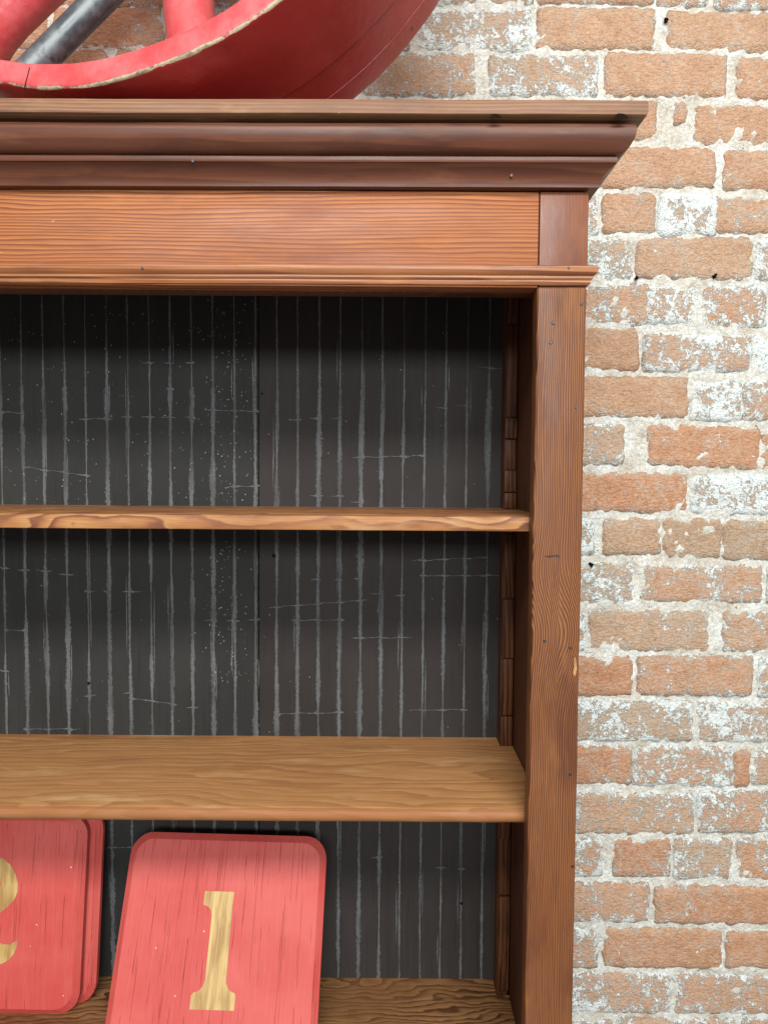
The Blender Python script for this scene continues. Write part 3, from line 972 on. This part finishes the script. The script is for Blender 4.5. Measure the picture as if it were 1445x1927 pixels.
plaque('red plaque with bare wood numeral 1, leaning back on the bottom shelf', -0.264, 0.112, R(26.6), R(1.1), PW, PH, 0.019, 1.0, ONE, 'numeral', (-0.001, 0.1545))
plaque('red plaque showing part of numeral 2, front of the pair at the left edge', -0.5040 - PW / 2, 0.2165, R(8.0), R(0.5), PW, PH, 0.018, 2.0, TWO, 'numeral', (0.004, 0.1665))
plaque('red plaque standing hidden behind the numeral 2 plaque, only its edge showing', -0.4850 - PW / 2, 0.2400, R(8.0), R(0.3), PW, PH, 0.018, 3.0)

# ------------------------------------------------------------------ big red wheel on the top board
wc = Vector((-0.3536, -0.0031, 2.486))
az, el = 0.2327, -0.11
wn = Vector((math.sin(az) * math.cos(el), math.cos(az) * math.cos(el), math.sin(el)))
wa = wn.cross(Vector((0, 0, 1))); wa.normalize()
wb = wa.cross(wn)
wheel = empty('wheel')
MW = Matrix((wa, wn, wb)).transposed().to_4x4()      # local x = right, y = axis (away), z = up
MW.translation = wc
wheel.matrix_world = MW
tag(wheel, 'large chipped red painted wooden spoked wheel standing on the bookcase top', 'wheel')
RO, TH, WD = 0.4703, 0.0324, 0.2397
ro = lambda y: RO - 0.0503 * y * 1.0
seam1, seam2 = 0.1441, 0.196
prof = [  # (radius, axial, wear)
    (RO - TH, 0.004, .45), (RO - TH + 0.003, 0.0005, .5), (RO - TH * .6, 0.0, .05), (RO - 0.0060, 0.0004, .0), (RO - 0.0026, 0.0008, .92), (RO - 0.0009, 0.0022, 1.0), (ro(.0042), 0.0042, .82), (ro(.0075), 0.0075, .0),
    (ro(.06), 0.06, 0), (ro(.10), 0.10, 0), (ro(seam1), seam1 - 0.0012, 0), (ro(seam1) - 0.0045, seam1, 0), (ro(seam1) - 0.0014, seam1 + 0.0012, 0),
    (ro(seam2) - 0.0004, seam2 - 0.001, 0), (ro(seam2) - 0.0030, seam2, 0), (ro(seam2) - 0.0004, seam2 + 0.001, 0),
    (ro(.225), 0.225, .05), (ro(WD) - 0.001, WD - 0.004, .5), (ro(WD) - 0.005, WD, .3), (RO - TH - 0.01, WD, 0), (RO - TH - 0.012, WD - 0.004, 0), (RO - TH - 0.006, 0.12, 0)]
NS = 240
V, Fc, WR = [], [], []
for i in range(NS):
    a = 2 * math.pi * i / NS
    for k, (r, y, w) in enumerate(prof):
        ed = 1.0 if w >= .8 else 0.35
        rr = r + 0.0022 * ed * nz(math.cos(a) * 9, math.sin(a) * 9, 0.5 + y * 3) + 0.0009 * (w >= .8) * nz(math.cos(a) * 40, math.sin(a) * 40, 2.2) - 0.0014 * (w >= .8) * max(0, nz(math.cos(a) * 14, math.sin(a) * 14, 8.0)) * 2
        yy = y + 0.0012 * (w >= .3) * nz(math.cos(a) * 17, math.sin(a) * 17, 5.5)
        V.append((rr * math.cos(a), yy, rr * math.sin(a))); WR.append(w)
P = len(prof)
for i in range(NS):
    j = (i + 1) % NS
    for k in range(P):
        q = (k + 1) % P
        Fc.append((i * P + k, j * P + k, j * P + q, i * P + q))
bm = bmesh.new()
lay = None
me = bpy.data.meshes.new('rim')
me.from_pydata(V, [], Fc)
at_ = me.attributes.new('wear', 'FLOAT', 'POINT'); at_.data.foreach_set('value', WR)
at_ = me.attributes.new('face', 'FLOAT', 'POINT'); at_.data.foreach_set('value', [1.0 if k <= 5 else 0.0 for i in range(NS) for k in range(P)])  # mask for the painted sheen and fading, front of the rim only
bm.from_mesh(me)
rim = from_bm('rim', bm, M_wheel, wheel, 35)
bpy.data.meshes.remove(me)


def lathe(name, axis_o, axis_d, prof, mat, parent, n=40, attr=None):
    """prof: (t along axis, radius)"""
    d = axis_d.normalized()
    e1 = d.orthogonal().normalized(); e2 = d.cross(e1)
    V, Fc = [], []
    for (t, r) in prof:
        for i in range(n):
            a = 2 * math.pi * i / n
            V.append(axis_o + d * t + (e1 * math.cos(a) + e2 * math.sin(a)) * r)
    for k in range(len(prof) - 1):
        for i in range(n):
            j = (i + 1) % n
            Fc.append((k * n + i, k * n + j, (k + 1) * n + j, (k + 1) * n + i))
    Fc.append(tuple(range(n))[::-1]); Fc.append(tuple((len(prof) - 1) * n + i for i in range(n)))
    bm = bmesh.new()
    vs = [bm.verts.new(v) for v in V]
    for f in Fc: bm.faces.new([vs[q] for q in f])
    return from_bm(name, bm, mat, parent, 35)


SPY = 0.175
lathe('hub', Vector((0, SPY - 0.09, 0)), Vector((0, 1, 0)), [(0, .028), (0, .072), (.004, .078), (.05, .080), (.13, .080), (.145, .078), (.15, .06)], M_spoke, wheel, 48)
for k in range(6):
    a = R(218 + 60 * k)
    d = Vector((math.cos(a), 0, math.sin(a)))
    L = RO - TH - 0.004
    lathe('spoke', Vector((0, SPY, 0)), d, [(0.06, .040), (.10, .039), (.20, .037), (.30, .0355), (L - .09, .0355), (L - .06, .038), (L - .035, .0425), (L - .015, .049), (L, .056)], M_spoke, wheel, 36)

# dark iron pipe standing in the rim, leaning to the right against the wheel
pa, pb = at(70, 122, 0.075), at(190, 0, 0.085)
d = (pb - pa)
pipe = empty('iron_pipe')
pd = d.normalized()
start = pa - pd * 0.005
pipe.location = start
tag(pipe, 'dark blotched iron pipe slanting through the red wheel', 'pipe')
lathe('tube', Vector((0, 0, 0)), pd, [(-.02, .016), (-.02, .0195), (0.6, .0195), (0.6, .016)], M_iron, pipe, 32)

# felloe joint on the rim's front face
def on_face(x, y, off=-0.0005):
    dr = fw + rt * (x - CX) / F - up * (y - CY) / F
    q = wc + wn * off
    return MW.inverted() @ (C0 + dr * ((q - C0).dot(wn) / dr.dot(wn)))


jp = [(56, 127), (53, 140), (49, 154), (46, 168)]
bm = bmesh.new()
prev = None
for (x, y) in jp:
    p = on_face(x, y)
    row = [bm.verts.new(p + Vector((dx, dy, 0))) for dx, dy in ((-.0005, 0), (.0005, 0), (.0005, .0004), (-.0005, .0004))]
    if prev:
        for k in range(4):
            bm.faces.new((prev[k], prev[(k + 1) % 4], row[(k + 1) % 4], row[k]))
    prev = row
from_bm('joint_line', bm, M_hole, wheel)

# knocks on the bookcase: dents under the top board, bare patches on the stile
def patch(name, pts, Y, mat, parent, th=0.0006):
    bm = bmesh.new()
    f = [bm.verts.new(at(x, y, Y)) for x, y in pts]
    b = [bm.verts.new(at(x, y, Y) + Vector((0, th, 0))) for x, y in pts]
    bm.faces.new(f)
    n = len(f)
    for i in range(n):
        bm.faces.new((f[i], b[i], b[(i + 1) % n], f[(i + 1) % n]))
    return from_bm(name, bm, mat, parent)


M_scar = plain('stained_scar', (0.045, 0.016, 0.014), 0.7)
M_bare = plain('bare_chipped_wood', (0.42, 0.21, 0.08), 0.7)
for (xa, xb, y0_, y1_) in ((922, 944, 214, 222), (1156, 1181, 213, 223)):
    patch('dent', [(xa, y1_), (xa + 2, y0_ + 3), (xa + 7, y0_), (xb - 8, y0_ + 1), (xb - 2, y0_ + 4), (xb, y1_)], -0.0553, M_hole, bc)
patch('bare_patch', [(1079, 1240), (1082, 1236), (1084, 1246), (1085, 1258), (1083, 1269), (1080, 1273), (1078, 1266), (1080, 1255)], -0.0006, M_bare, bc)
patch('scar', [(1024, 1047), (1034, 1045), (1048, 1044), (1050, 1046), (1034, 1049)], -0.0006, M_scar, bc)
